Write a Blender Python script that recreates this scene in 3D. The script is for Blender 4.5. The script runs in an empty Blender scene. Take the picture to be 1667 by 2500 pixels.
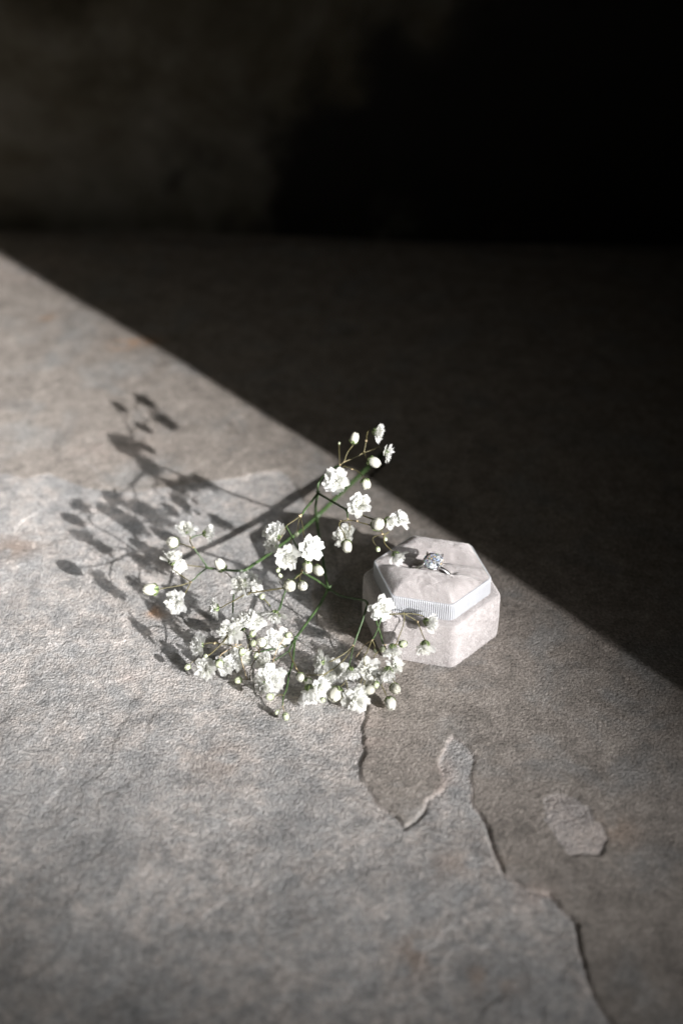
import bpy, bmesh, math, random
import numpy as np
from mathutils import Vector, Matrix

random.seed(7)
rng = np.random.default_rng(7)
sc = bpy.context.scene
MM = 0.001

# ------------------------------------------------------------------ camera
CAM = np.array([-13.394, -424.912, 353.919])            # millimetres
YAW, PITCH, ROLL, FOC = -0.04883, 0.61670, 0.00617, 3472.0
_cy, _sy, _cp, _sp = math.cos(YAW), math.sin(YAW), math.cos(PITCH), math.sin(PITCH)
CF = np.array([_sy * _cp, _cy * _cp, -_sp])
_r0 = np.array([_cy, -_sy, 0.0]); _u0 = np.cross(_r0, CF)
CR = math.cos(ROLL) * _r0 + math.sin(ROLL) * _u0
CU = -math.sin(ROLL) * _r0 + math.cos(ROLL) * _u0
def un(x, y, z=0.0):
    """photo pixel -> point (mm) on the horizontal plane at height z"""
    d = CF * FOC + CR * (x - 833.5) - CU * (y - 1250.0)
    return CAM + d * ((z - CAM[2]) / d[2])
def mm_per_px(P): return float((P - CAM) @ CF) / FOC

cam = bpy.data.cameras.new('camera'); cam_ob = bpy.data.objects.new('camera', cam)
sc.collection.objects.link(cam_ob); sc.camera = cam_ob
cam.sensor_fit = 'VERTICAL'; cam.sensor_height = 36.0; cam.lens = 50.0
cam.clip_start = 0.01; cam.clip_end = 50.0
M = Matrix.Identity(4)
for i in range(3):
    M[i][0], M[i][1], M[i][2], M[i][3] = CR[i], CU[i], -CF[i], CAM[i] * MM
cam_ob.matrix_world = M
cam.dof.use_dof = True
cam.dof.focus_distance = float((np.array([-8.0, -14.0, 24.0]) - CAM) @ CF) * MM
cam.dof.aperture_fstop = 4.8
cam.dof.aperture_blades = 9

# ------------------------------------------------------------------ light
w = bpy.data.worlds.new('World'); sc.world = w; w.use_nodes = True
bg = w.node_tree.nodes['Background']
bg.inputs[0].default_value = (1.0, 0.94, 0.80, 1); bg.inputs[1].default_value = 0.013

LDIR = Vector((2.05, -1.95, 0.98)).normalized()         # towards the lamp
def aim(ob, frm, to):
    ob.location = frm
    ob.rotation_euler = (Vector(to) - Vector(frm)).to_track_quat('-Z', 'Y').to_euler()
spot = bpy.data.lights.new('sunbeam_lamp', 'SPOT'); so = bpy.data.objects.new('sunbeam_lamp', spot)
sc.collection.objects.link(so)
LPOS = Vector((-0.235, 0.20, 0.0)) + LDIR * 3.6
aim(so, LPOS, (-0.395, 0.275, 0.0))
spot.energy = 1780.0; spot.color = (1.0, 0.985, 0.975)
spot.spot_size = 2 * math.atan(0.25 / 3.6); spot.spot_blend = 1.0
spot.shadow_soft_size = 0.013
# fill added for the skylight beside the sun: lies in the plane of the sun lamp and the shade line, a little to the sunny side
e0 = un(0, 577); e1 = un(1667, 1685); ed = (e1 - e0)[:2] / np.linalg.norm((e1 - e0)[:2])
e3 = np.array([ed[0], ed[1], 0.0])
pn = np.cross(e3, np.array(so.location) / MM - e1); pn /= np.linalg.norm(pn)
q_ = np.cross(pn, e3)
if q_[2] < 0: q_ = -q_
if pn[0] > 0: pn = -pn                                   # points to the sunny side
# two stacked unseen spots, added to lighten shadows inside the lit zone
for elev, pw in ((30, 330.0), (46, 250.0)):
    gl_ = bpy.data.lights.new('shadow_fill_lamp', 'SPOT'); go = bpy.data.objects.new('shadow_fill_lamp', gl_); sc.collection.objects.link(go)
    gp = un(600, 985) + (e3 * math.cos(math.radians(elev)) + q_ * math.sin(math.radians(elev))) * 3200 - pn * 70
    aim(go, Vector(gp) * MM, (-0.33, 0.22, 0))
    gl_.energy = pw; gl_.color = (0.95, 0.97, 1.0); gl_.shadow_soft_size = 0.22
    gl_.spot_size = 2 * math.atan(0.29 / 3.2); gl_.spot_blend = 1.0
# unseen spot added behind the camera to brighten flowers, ring and shaded floor
soft_fill = bpy.data.lights.new('soft_fill_lamp', 'SPOT'); soft_fill_ob = bpy.data.objects.new('soft_fill_lamp', soft_fill)
sc.collection.objects.link(soft_fill_ob)
aim(soft_fill_ob, (-0.75, -0.80, 1.30), (-0.23, 0.005, 0))
soft_fill.energy = 19.0; soft_fill.color = (1.0, 0.96, 0.86); soft_fill.shadow_soft_size = 0.2
soft_fill.spot_size = 2 * math.atan(0.265 / 1.62); soft_fill.spot_blend = 1.0

vs = sc.view_settings
vs.view_transform = 'Standard'; vs.look = 'None'; vs.exposure = 0.0; vs.gamma = 1.0
vs.use_curve_mapping = False
cy = sc.cycles
cy.max_bounces = 14; cy.transmission_bounces = 12; cy.diffuse_bounces = 4; cy.glossy_bounces = 6
cy.transparent_max_bounces = 24; cy.sample_clamp_indirect = 1.5; cy.sample_clamp_direct = 12.0; cy.pixel_filter_type = 'BLACKMAN_HARRIS'; cy.filter_width = 1.6
cy.caustics_reflective = False; cy.caustics_refractive = False
cy.use_denoising = True; cy.use_adaptive_sampling = False
try:
    cy.denoiser = 'OPENIMAGEDENOISE'; cy.denoising_prefilter = 'ACCURATE'
except Exception: pass

# ------------------------------------------------------------------ helpers
def link(o): sc.collection.objects.link(o); return o
def mesh_np(name, V, F, smooth=True):
    me = bpy.data.meshes.new(name)
    V = np.asarray(V, dtype=np.float32)
    if isinstance(F, np.ndarray):
        n, k = F.shape
        me.vertices.add(len(V)); me.vertices.foreach_set('co', V.ravel())
        me.loops.add(n * k); me.loops.foreach_set('vertex_index', F.astype(np.int32).ravel())
        me.polygons.add(n)
        me.polygons.foreach_set('loop_start', np.arange(0, n * k, k, dtype=np.int32))
        me.polygons.foreach_set('loop_total', np.full(n, k, dtype=np.int32))
        me.update(calc_edges=True)
    else:
        me.from_pydata(V.tolist(), [], F)
    me.polygons.foreach_set('use_smooth', np.full(len(me.polygons), smooth, dtype=bool))
    return me
def obj(name, me, mat=None, parent=None):
    o = bpy.data.objects.new(name, me); link(o)
    if mat is not None and me is not None and len(me.materials) == 0: me.materials.append(mat)
    if parent is not None: o.parent = parent
    return o
def tag(o, label=None, cat=None, group=None, kind=None):
    if label: o['label'] = label
    if cat: o['category'] = cat
    if group: o['group'] = group
    if kind: o['kind'] = kind
    return o

def lat(ix, iy, seed):
    h = (ix.astype(np.int64) * 374761393 + iy.astype(np.int64) * 668265263 + seed * 2147483647) & 0xFFFFFFFF
    h = ((h ^ (h >> 13)) * 1274126177) & 0xFFFFFFFF
    h = (h ^ (h >> 16)) & 0xFFFFFF
    return h.astype(np.float64) / 0xFFFFFF * 2 - 1
def vnoise(x, y, s, seed):
    x = x / s + seed * 17.31; y = y / s - seed * 9.77
    ix = np.floor(x); iy = np.floor(y); fx = x - ix; fy = y - iy
    fx = fx * fx * fx * (fx * (fx * 6 - 15) + 10); fy = fy * fy * fy * (fy * (fy * 6 - 15) + 10)
    a = lat(ix, iy, seed); b = lat(ix + 1, iy, seed); c = lat(ix, iy + 1, seed); d = lat(ix + 1, iy + 1, seed)
    return (a * (1 - fx) + b * fx) * (1 - fy) + (c * (1 - fx) + d * fx) * fy
def fbm(x, y, s, seed, octv=4, g=0.5):
    t = 0; a = 1.0
    for i in range(octv):
        ca, sa = math.cos(0.7 * i + 0.3), math.sin(0.7 * i + 0.3)
        t = t + a * vnoise(x * ca - y * sa, x * sa + y * ca, s, seed + i * 13); a *= g; s *= 0.5
    return t
def sstep(a, b, x):
    t = np.clip((x - a) / (b - a), 0, 1); return t * t * (3 - 2 * t)

class NT:
    """small node-tree helper"""
    def __init__(s, name):
        s.m = bpy.data.materials.new(name); s.m.use_nodes = True; s.t = s.m.node_tree
        s.b = s.t.nodes['Principled BSDF']; s.out = s.t.nodes['Material Output']
    def n(s, typ, **kw):
        nd = s.t.nodes.new(typ)
        for k, v in kw.items():
            if k.startswith('i_'):
                key = k[2:]
                nd.inputs[int(key) if key.isdigit() else key].default_value = v
            else: setattr(nd, k, v)
        return nd
    def l(s, a, b): s.t.links.new(a, b)
    def coord(s): return s.n('ShaderNodeTexCoord').outputs['Object']
    def noise(s, vec, scale, detail=4, rough=0.55, dist=0.0):
        nd = s.n('ShaderNodeTexNoise'); nd.inputs['Scale'].default_value = scale
        nd.inputs['Detail'].default_value = detail; nd.inputs['Roughness'].default_value = rough
        nd.inputs['Distortion'].default_value = dist
        s.l(vec, nd.inputs['Vector']); return nd.outputs['Fac']
    def ramp(s, fac, stops):
        r = s.n('ShaderNodeValToRGB'); el = r.color_ramp.elements
        while len(el) < len(stops): el.new(0.5)
        for e, (p, c) in zip(el, stops):
            e.position = p; e.color = (c[0], c[1], c[2], 1) if not isinstance(c, (int, float)) else (c, c, c, 1)
        s.l(fac, r.inputs[0]); return r.outputs['Color']
    def mix(s, fac, a, b, typ='MIX'):
        m = s.n('ShaderNodeMix', data_type='RGBA', blend_type=typ)
        for v, i in ((fac, 0), (a, 6), (b, 7)):
            if hasattr(v, 'is_output'): s.l(v, m.inputs[i])
            elif isinstance(v, (int, float)): m.inputs[i].default_value = v
            else: m.inputs[i].default_value = (v[0], v[1], v[2], 1)
        return m.outputs[2]
    def math(s, op, a, b=None):
        m = s.n('ShaderNodeMath', operation=op)
        for v, i in ((a, 0), (b, 1)):
            if v is None: continue
            if hasattr(v, 'is_output'): s.l(v, m.inputs[i])
            else: m.inputs[i].default_value = v
        return m.outputs[0]
    def attr(s, name): return s.n('ShaderNodeAttribute', attribute_name=name).outputs['Fac']
    def bump(s, h, strength, dist, prev=None):
        b = s.n('ShaderNodeBump'); b.inputs['Strength'].default_value = strength; b.inputs['Distance'].default_value = dist
        s.l(h, b.inputs['Height'])
        if prev is not None: s.l(prev, b.inputs['Normal'])
        return b.outputs['Normal']

# ------------------------------------------------------------------ materials
def mat_stone():
    t = NT('weathered sandstone'); v = t.coord()
    up = t.attr('upper'); rust = t.attr('rust'); mot = t.attr('mottle')
    big = t.noise(v, 26, 5, 0.62, 0.6)
    mid = t.noise(v, 150, 6, 0.68, 0.3)
    fine = t.noise(v, 900, 4, 0.7)
    grit = t.noise(v, 2200, 3, 0.6)
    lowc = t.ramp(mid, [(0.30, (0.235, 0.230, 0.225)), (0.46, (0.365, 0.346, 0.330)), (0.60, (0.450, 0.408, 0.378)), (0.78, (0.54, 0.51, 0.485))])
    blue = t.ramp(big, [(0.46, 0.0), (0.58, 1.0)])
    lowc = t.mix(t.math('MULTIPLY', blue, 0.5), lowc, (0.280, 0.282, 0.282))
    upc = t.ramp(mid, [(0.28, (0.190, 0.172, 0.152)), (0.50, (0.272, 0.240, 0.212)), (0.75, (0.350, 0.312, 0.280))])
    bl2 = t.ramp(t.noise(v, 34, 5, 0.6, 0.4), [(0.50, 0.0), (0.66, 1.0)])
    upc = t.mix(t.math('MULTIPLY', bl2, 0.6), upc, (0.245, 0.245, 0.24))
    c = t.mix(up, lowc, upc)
    pat = t.ramp(t.noise(v, 62, 6, 0.66, 0.5), [(0.36, 0.62), (0.47, 0.95), (0.55, 1.05), (0.68, 1.34)])
    c = t.mix(0.5, c, pat, 'MULTIPLY')
    c = t.mix(rust, c, (0.36, 0.19, 0.085))
    c = t.mix(mot, c, (0.50, 0.40, 0.35))
    g = t.ramp(fine, [(0.34, 0.50), (0.5, 1.0), (0.66, 1.42)])
    c = t.mix(0.62, c, g, 'MULTIPLY')
    sp = t.ramp(grit, [(0.28, 0.55), (0.36, 1.0), (0.68, 1.0), (0.76, 1.45)])
    c = t.mix(0.6, c, sp, 'MULTIPLY')
    t.l(c, t.b.inputs['Base Color'])
    t.b.inputs['Roughness'].default_value = 0.82
    t.b.inputs['Specular IOR Level'].default_value = 0.35
    vo = t.n('ShaderNodeTexVoronoi'); vo.inputs['Scale'].default_value = 1150; vo.inputs['Randomness'].default_value = 1.0; t.l(v, vo.inputs['Vector'])
    sep = t.n('ShaderNodeSeparateColor'); t.l(vo.outputs['Color'], sep.inputs[0])
    gr = t.ramp(sep.outputs[0], [(0.0, 0.50), (0.12, 0.80), (0.5, 1.0), (0.88, 1.18), (1.0, 1.6)])
    c = t.mix(0.55, c, gr, 'MULTIPLY'); c = t.mix(1.0, c, (1.07, 1.07, 1.08), 'MULTIPLY'); t.l(c, t.b.inputs['Base Color'])
    amt = t.mix(up, (1, 1, 1), (0.62, 0.62, 0.62))
    h = t.math('ADD', t.math('MULTIPLY', fine, 0.9), t.math('MULTIPLY', vo.outputs['Distance'], -0.55))
    h = t.math('MULTIPLY', h, amt)
    n = t.bump(h, 0.85, 0.00065)
    t.l(n, t.b.inputs['Normal'])
    return t.m
def mat_wall():
    t = NT('dark mottled old plaster'); v = t.coord()
    dark = t.attr('dark_right')
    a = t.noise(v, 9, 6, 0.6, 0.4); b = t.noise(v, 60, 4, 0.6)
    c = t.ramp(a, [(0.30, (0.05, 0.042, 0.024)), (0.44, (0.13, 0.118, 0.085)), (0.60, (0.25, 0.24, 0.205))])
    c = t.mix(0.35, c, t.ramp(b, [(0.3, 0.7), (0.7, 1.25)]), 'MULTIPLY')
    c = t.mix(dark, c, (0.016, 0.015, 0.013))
    t.l(c, t.b.inputs['Base Color']); t.b.inputs['Roughness'].default_value = 0.92
    t.l(t.bump(t.noise(v, 40, 5, 0.6), 0.4, 0.004), t.b.inputs['Normal'])
    return t.m
def mat_jamb():
    t = NT('dark painted plaster'); v = t.coord()
    t.l(t.ramp(t.noise(v, 12, 5), [(0.3, (0.02, 0.019, 0.017)), (0.7, (0.045, 0.042, 0.038))]), t.b.inputs['Base Color'])
    t.b.inputs['Roughness'].default_value = 0.9
    return t.m
def mat_velvet(name, c0, c1, sheen=0.55):
    t = NT(name); v = t.coord()
    mp = t.n('ShaderNodeMapping'); mp.inputs['Scale'].default_value = (1, 1, 0.45); t.l(v, mp.inputs[0])
    cr = t.noise(mp.outputs[0], 420, 4, 0.65, 0.6); fi = t.noise(mp.outputs[0], 2600, 3, 0.7)
    k = t.math('ADD', t.math('MULTIPLY', cr, 0.65), t.math('MULTIPLY', fi, 0.35))
    t.l(t.ramp(k, [(0.36, c0), (0.62, c1)]), t.b.inputs['Base Color'])
    t.b.inputs['Roughness'].default_value = 0.75
    t.b.inputs['Specular IOR Level'].default_value = 0.15
    t.b.inputs['Sheen Weight'].default_value = sheen
    t.b.inputs['Sheen Roughness'].default_value = 0.35
    t.b.inputs['Sheen Tint'].default_value = (1.0, 0.97, 0.98, 1)
    n = t.bump(fi, 0.5, 0.0003); n = t.bump(cr, 0.2, 0.0005, n)
    t.l(n, t.b.inputs['Normal'])
    return t.m
def mat_plain(name, col, rough=0.6, var=0.12, scale=600, spec=0.4, **kw):
    t = NT(name); v = t.coord()
    f = t.noise(v, scale, 3)
    lo = tuple(c * (1 - var) for c in col); hi = tuple(min(1, c * (1 + var)) for c in col)
    t.l(t.ramp(f, [(0.3, lo), (0.7, hi)]), t.b.inputs['Base Color'])
    t.b.inputs['Roughness'].default_value = rough; t.b.inputs['Specular IOR Level'].default_value = spec
    for k, x in kw.items(): t.b.inputs[k].default_value = x
    return t.m
def mat_metal():
    t = NT('polished white gold'); v = t.coord()
    t.b.inputs['Metallic'].default_value = 1.0
    t.b.inputs['Base Color'].default_value = (0.86, 0.85, 0.84, 1)
    t.l(t.math('ADD', t.math('MULTIPLY', t.noise(v, 900, 2), 0.10), 0.19), t.b.inputs['Roughness'])
    return t.m
def mat_diamond():
    t = NT('clear cut stone')
    gs = []
    for col, ior in (((1, 0, 0, 1), 2.10), ((0, 1, 0, 1), 2.20), ((0, 0, 1, 1), 2.32)):
        g = t.n('ShaderNodeBsdfGlass'); g.inputs['IOR'].default_value = ior; g.inputs['Roughness'].default_value = 0.0
        g.inputs['Color'].default_value = col; gs.append(g)
    a1 = t.n('ShaderNodeAddShader'); t.l(gs[0].outputs[0], a1.inputs[0]); t.l(gs[1].outputs[0], a1.inputs[1])
    a2 = t.n('ShaderNodeAddShader'); t.l(a1.outputs[0], a2.inputs[0]); t.l(gs[2].outputs[0], a2.inputs[1])
    fl_ = t.attr('painted_flash'); tint = t.n('ShaderNodeAttribute', attribute_name='painted_fire').outputs['Color']
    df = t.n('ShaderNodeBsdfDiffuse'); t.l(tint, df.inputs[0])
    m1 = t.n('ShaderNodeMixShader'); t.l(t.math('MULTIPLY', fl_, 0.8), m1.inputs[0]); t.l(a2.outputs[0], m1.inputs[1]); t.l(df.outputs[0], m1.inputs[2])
    gg = t.n('ShaderNodeBsdfGlossy'); gg.inputs['Roughness'].default_value = 0.12
    m2 = t.n('ShaderNodeMixShader'); m2.inputs[0].default_value = 0.12; t.l(m1.outputs[0], m2.inputs[1]); t.l(gg.outputs[0], m2.inputs[2])
    t.t.nodes.remove(t.b); t.l(m2.outputs[0], t.out.inputs['Surface'])
    return t.m
def mat_petal(name, col, tr=0.5, sheer=0.0):
    t = NT(name); v = t.coord()
    f = t.noise(v, 500, 3)
    c = t.ramp(f, [(0.3, tuple(x * 0.93 for x in col)), (0.65, col)])
    rnd = t.n('ShaderNodeObjectInfo').outputs['Random']
    c = t.mix(t.math('MULTIPLY', rnd, 0.30), c, (0.74, 0.73, 0.56), 'MULTIPLY')
    d = t.n('ShaderNodeBsdfDiffuse'); t.l(c, d.inputs[0])
    tl = t.n('ShaderNodeBsdfTranslucent'); t.l(c, tl.inputs[0])
    mx = t.n('ShaderNodeMixShader'); mx.inputs[0].default_value = tr
    t.l(d.outputs[0], mx.inputs[1]); t.l(tl.outputs[0], mx.inputs[2])
    gl = t.n('ShaderNodeBsdfGlossy'); gl.inputs['Roughness'].default_value = 0.45
    m2 = t.n('ShaderNodeMixShader'); m2.inputs[0].default_value = 0.03
    t.l(mx.outputs[0], m2.inputs[1]); t.l(gl.outputs[0], m2.inputs[2])
    tp = t.n('ShaderNodeBsdfTransparent'); m3 = t.n('ShaderNodeMixShader'); m3.inputs[0].default_value = sheer
    t.l(m2.outputs[0], m3.inputs[1]); t.l(tp.outputs[0], m3.inputs[2])
    t.t.nodes.remove(t.b); t.l(m3.outputs[0], t.out.inputs['Surface'])
    return t.m

STONE, WALL, JAMB = mat_stone(), mat_wall(), mat_jamb()
VELVET = mat_velvet('blush grey velvet', (0.39, 0.365, 0.36), (0.44, 0.41, 0.405), 0.15)
NAP = mat_velvet('velvet pile fibres', (0.79, 0.745, 0.735), (0.85, 0.81, 0.802), 0.0)
RIB = mat_plain('ribbed grosgrain satin', (0.40, 0.405, 0.425), 0.5, 0.04, 300, 0.4)
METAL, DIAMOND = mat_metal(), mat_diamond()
PETAL = mat_petal('white petal', (0.92, 0.92, 0.91), 0.5, 0.24)
CREAM = mat_petal('cream bud petal', (0.76, 0.75, 0.68), 0.3)
SEPAL = mat_petal('pale green sepal', (0.34, 0.42, 0.20), 0.3)
PALE = mat_petal('greenish white bud', (0.66, 0.70, 0.52), 0.25)
SEPAL_RIB = mat_plain('dark green sepal stripe', (0.055, 0.085, 0.03), 0.55, 0.25)
STEM_GREEN = mat_plain('green stem', (0.046, 0.080, 0.028), 0.45, 0.35, 260)
STEM_BROWN = mat_plain('olive brown pedicel', (0.115, 0.100, 0.045), 0.5, 0.4, 260)
NODE_TAN = mat_plain('dry tan bract', (0.40, 0.31, 0.19), 0.7, 0.3)

# ------------------------------------------------------------------ stone floor
LAYER = 0.36      # mm, thickness of the flaked upper layer
edge_px = [(1493, 2500), (1458, 2446), (1434, 2390), (1418, 2341), (1418, 2304), (1409, 2254), (1391, 2236), (1366, 2211),
           (1341, 2180), (1292, 2168), (1255, 2143), (1230, 2131), (1212, 2094), (1196, 2045), (1192, 2014),
           (1176, 1985), (1160, 1962), (1152, 1930), (1146, 1897), (1150, 1880), (1157, 1860), (1156, 1841), (1132, 1816), (1104, 1792),
           (1095, 1810), (1076, 1853), (1080, 1895), (1083, 1921), (1042, 1952), (1039, 1971), (990, 2013),
           (965, 1989), (928, 1968), (903, 1927), (882, 1897), (879, 1866), (891, 1835), (885, 1810), (885, 1780),
           (897, 1749), (903, 1722), (900, 1700), (890, 1660), (876, 1612), (848, 1577), (812, 1548), (780, 1526), (772, 1499),
           (762, 1450), (768, 1390), (752, 1320), (757, 1260), (735, 1212), (718, 1180), (700, 1160), (682, 1150), (640, 1152), (600, 1164),
           (560, 1171), (470, 1178), (390, 1192), (330, 1200), (262, 1196), (180, 1180), (120, 1150), (60, 1165), (0, 1150)]
E0 = [un(x, y)[:2] for x, y in edge_px]
poly = [np.array([E0[0][0] + 120, -400.0])] + E0 + [np.array([-700.0, E0[-1][1] + 20]), np.array([-900.0, 1500.0]), np.array([1500.0, 1500.0]), np.array([1500.0, -400.0])]
chip_px = [(1328, 1946), (1330, 1975), (1330, 2002), (1354, 2038), (1370, 2065), (1386, 2086), (1425, 2088), (1465, 2088), (1483, 2052), (1470, 2020), (1452, 2005), (1440, 1975), (1400, 1950), (1362, 1938)]
chip = [un(x, y)[:2] for x, y in chip_px]
def sdist(x, y, P):
    """signed distance (mm), positive inside"""
    d2 = np.full(x.shape, 1e12); ins = np.zeros(x.shape, bool)
    for i in range(len(P)):
        a, b = P[i], P[(i + 1) % len(P)]
        ex, ey = b[0] - a[0], b[1] - a[1]; wx, wy = x - a[0], y - a[1]
        t = np.clip((wx * ex + wy * ey) / (ex * ex + ey * ey + 1e-9), 0, 1)
        d2 = np.minimum(d2, (wx - t * ex) ** 2 + (wy - t * ey) ** 2)
        cnd = (a[1] > y) != (b[1] > y)
        with np.errstate(divide='ignore', invalid='ignore'):
            xi = a[0] + (y - a[1]) / (ey if ey != 0 else 1e-9) * ex
        ins ^= cnd & (x < xi)
    d = np.sqrt(d2); return np.where(ins, d, -d)

def axis(lo, hi, step, olo, ohi):
    core = np.arange(lo, hi + step / 2, step)
    out = []; s = step; v = core[-1]
    while v < ohi: s *= 1.35; v += s; out.append(v)
    left = []; s = step; v = core[0]
    while v > olo: s *= 1.35; v -= s; left.append(v)
    return np.concatenate([left[::-1], core, out])
gx = axis(-285, 160, 0.62, -1400, 1300); gy = axis(-190, 371, 0.62, -700, 372)
X, Y = np.meshgrid(gx, gy)
dU = sdist(X, Y, poly) + 0.30 * vnoise(X, Y, 3.0, 3) + 0.12 * vnoise(X, Y, 1.4, 4) + 0.8 * vnoise(X, Y, 9, 5)
dC = sdist(X, Y, chip) + 0.5 * vnoise(X, Y, 2.4, 8) + 0.3 * vnoise(X, Y, 1.2, 9)
stepw = 0.45 + 0.7 * sstep(0.25, 0.6, vnoise(X, Y, 40, 11)) 
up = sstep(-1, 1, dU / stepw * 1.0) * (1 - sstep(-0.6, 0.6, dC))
rough = 1 - 0.62 * up
Z = (up - 1) * LAYER * (1 - .93 * sstep(40, 85, Y)) * (0.85 + 0.35 * vnoise(X, Y, 60, 12))
open_ = sstep(-6, 2, un(1170, 1985)[1] - Y)
Z -= (0.08 + 0.9 * open_) * np.exp(-((dU + 0.25) / 0.62) ** 2)          # thin crack below the lip
Z += rough * (0.10 * fbm(X, Y, 9, 21, 3, 0.6) + (.35 + .65 * sstep(-.35, .35, vnoise(X, Y, 28, 34))) * (0.075 * vnoise(X, Y, 1.75, 31) + 0.05 * vnoise(X * .8 + Y * .6, Y * .8 - X * .6, 1.3, 32)))
Z += rough * 0.55 * fbm(X, Y, 34, 41, 2)
# faint second bedding step in the lower front stone
l2 = fbm(X, Y, 55, 51, 4, 0.55) + Y * 0.004
for kk, lv in enumerate((-.3, .45)): Z -= (1 - up) * (.22 + .06 * (kk % 2)) * sstep(-.02, .02, l2 + .035 * fbm(X, Y, 6, 55, 3) - lv)
l3 = fbm(X, Y, 38, 57, 5, .55); Z -= up * .14 * sstep(-.02, .02, l3 - .5) - up * .10 * sstep(-.02, .02, -l3 - .45) 
Z += 1.4 * fbm(X, Y, 170, 61, 2) * sstep(60, 200, np.hypot(X - 0, Y - 0))
Z -= 5 * sstep(338, 364, Y + 7 * vnoise(X, Y * 0, 45, 15) + 3 * vnoise(X, Y * 0, 14, 16))
near = 1 - sstep(28, 50, np.hypot(X, Y)); Z = Z * (1 - near) + (Z * 0.35) * near - 0.05
rustv = np.zeros_like(X); motv = np.zeros_like(X)
def spot_at(A, px, py, rx, ry, amp, seed):
    P = un(px, py); A += amp * np.exp(-(((X - P[0]) / rx) ** 2 + ((Y - P[1]) / ry) ** 2)) * sstep(-0.5, 0.5, vnoise(X, Y, 5, seed) + 0.2)
for s in ((300, 848, 6, 5, .75, 1), (350, 838, 9, 4, .6, 2), (115, 775, 4, 4, .5, 3), (372, 1488, 3, 3.5, .7, 4), (388, 1500, 4, 3, .4, 5), (40, 1330, 10, 9, .3, 6),
          (1190, 2390, 8, 6, .30, 7), (1010, 2330, 6, 9, .28, 8), (520, 1850, 14, 8, .16, 9), (1130, 2110, 12, 7, .2, 10), (1500, 2030, 8, 6, .2, 16)): spot_at(rustv, *s)
for s in ((487, 1510, 3.2, 2.2, .6, 11), (315, 1650, 5, 3, .5, 12), (880, 1790, 10, 12, .35, 13), (1085, 1900, 4, 12, .40, 14), (1310, 2190, 7, 5, .45, 15), (80, 650, 22, 18, .35, 17), (280, 1090, 25, 12, .2, 18)): spot_at(motv, *s)
# pale raw lip where the layer broke away
lip = np.exp(-((dU + 0.2) / 0.55) ** 2) * (0.35 + 0.35 * vnoise(X, Y, 14, 71)) * (1 - .85 * sstep(30, 70, Y)); motv = np.clip(motv + np.clip(lip, 0, 1) * 0.45 + .28 * sstep(-.5, .8, dC), 0, 1)
Z -= 0.28 * sstep(-.5, .5, dC)
Z -= 0.2 * np.exp(-((dC - 0.5) / 0.6) ** 2) * sstep(0, 3, X - chip[5][0])
ny, nx = X.shape
idx = np.arange(nx * ny).reshape(ny, nx)
F = np.stack([idx[:-1, :-1].ravel(), idx[:-1, 1:].ravel(), idx[1:, 1:].ravel(), idx[1:, :-1].ravel()], 1)
V = np.stack([X.ravel(), Y.ravel(), Z.ravel()], 1) * MM
me = mesh_np('stone_floor', V, F)
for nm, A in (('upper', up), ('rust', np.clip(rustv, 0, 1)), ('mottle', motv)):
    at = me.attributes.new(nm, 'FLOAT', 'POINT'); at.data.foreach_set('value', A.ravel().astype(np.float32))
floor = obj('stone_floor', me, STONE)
tag(floor, 'rough grey and beige flagstone floor with flaked layers and cracks', kind='structure')

# ------------------------------------------------------------------ back wall and the wall whose edge shades the scene
wx = axis(-320, 240, 4.0, -1400, 1300); wz = axis(-16, 300, 4.0, -16.1, 1500)
WXg, WZg = np.meshgrid(wx, wz)
WY = 366 + 2.6 * fbm(WXg, WZg, 120, 81, 4) + 5 * np.exp(-(WZg / 9) ** 2) * 0
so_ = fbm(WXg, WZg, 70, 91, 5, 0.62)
lim = -70 + 0.32 * (WZg - 40)                      # ragged border between the paler left and near-black right plaster
dark_right = sstep(-70, 55, WXg - lim + 75 * so_ + 25 * vnoise(WXg, WZg * .4, 22, 97))
dark_right = np.clip(dark_right - 0.8 * np.exp(-(((WXg + 6) / 13) ** 2 + ((WZg - 118) / 12) ** 2)), 0, 1)
ny, nx = WXg.shape; idx = np.arange(nx * ny).reshape(ny, nx)
F = np.stack([idx[:-1, :-1].ravel(), idx[:-1, 1:].ravel(), idx[1:, 1:].ravel(), idx[1:, :-1].ravel()], 1)
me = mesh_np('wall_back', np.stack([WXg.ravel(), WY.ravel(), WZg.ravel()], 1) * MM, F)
at = me.attributes.new('dark_right', 'FLOAT', 'POINT'); at.data.foreach_set('value', dark_right.ravel().astype(np.float32))
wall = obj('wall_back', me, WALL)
tag(wall, 'dark mottled plaster wall in deep shade behind the stone', kind='structure')

def box_bm(bm, c, half, rot=None, bev=0.0):
    r = bmesh.ops.create_cube(bm, size=1.0); vs_ = r['verts']
    for v in vs_: v.co = Vector((v.co.x * 2 * half[0], v.co.y * 2 * half[1], v.co.z * 2 * half[2]))
    if bev: 
        es = list({e for v in vs_ for e in v.link_edges}); bmesh.ops.bevel(bm, geom=es, offset=bev, segments=2, affect='EDGES')
    return bm
bm = bmesh.new(); box_bm(bm, None, (0.70, 0.05, 0.75), bev=0.004)
me = bpy.data.meshes.new('wall_side'); bm.to_mesh(me); bm.free()
jamb = obj('wall_side', me, JAMB)
corner = e1[:2] + ed * 420
nrm = np.array([-ed[1], ed[0]])                     # towards the shaded side
if nrm[1] < 0: nrm = -nrm
x_ = np.cross(e3, q_)
y_ = e3
if x_ @ np.array([nrm[0], nrm[1], 0]) < 0: y_ = -e3; x_ = np.cross(y_, q_)
cen = np.array([corner[0], corner[1], 0]) + x_ * 700 + q_ * 730
Mj = Matrix.Identity(4)
for i in range(3): Mj[i][0], Mj[i][1], Mj[i][2], Mj[i][3] = x_[i], y_[i], q_[i], cen[i] * MM
jamb.matrix_world = Mj
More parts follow.
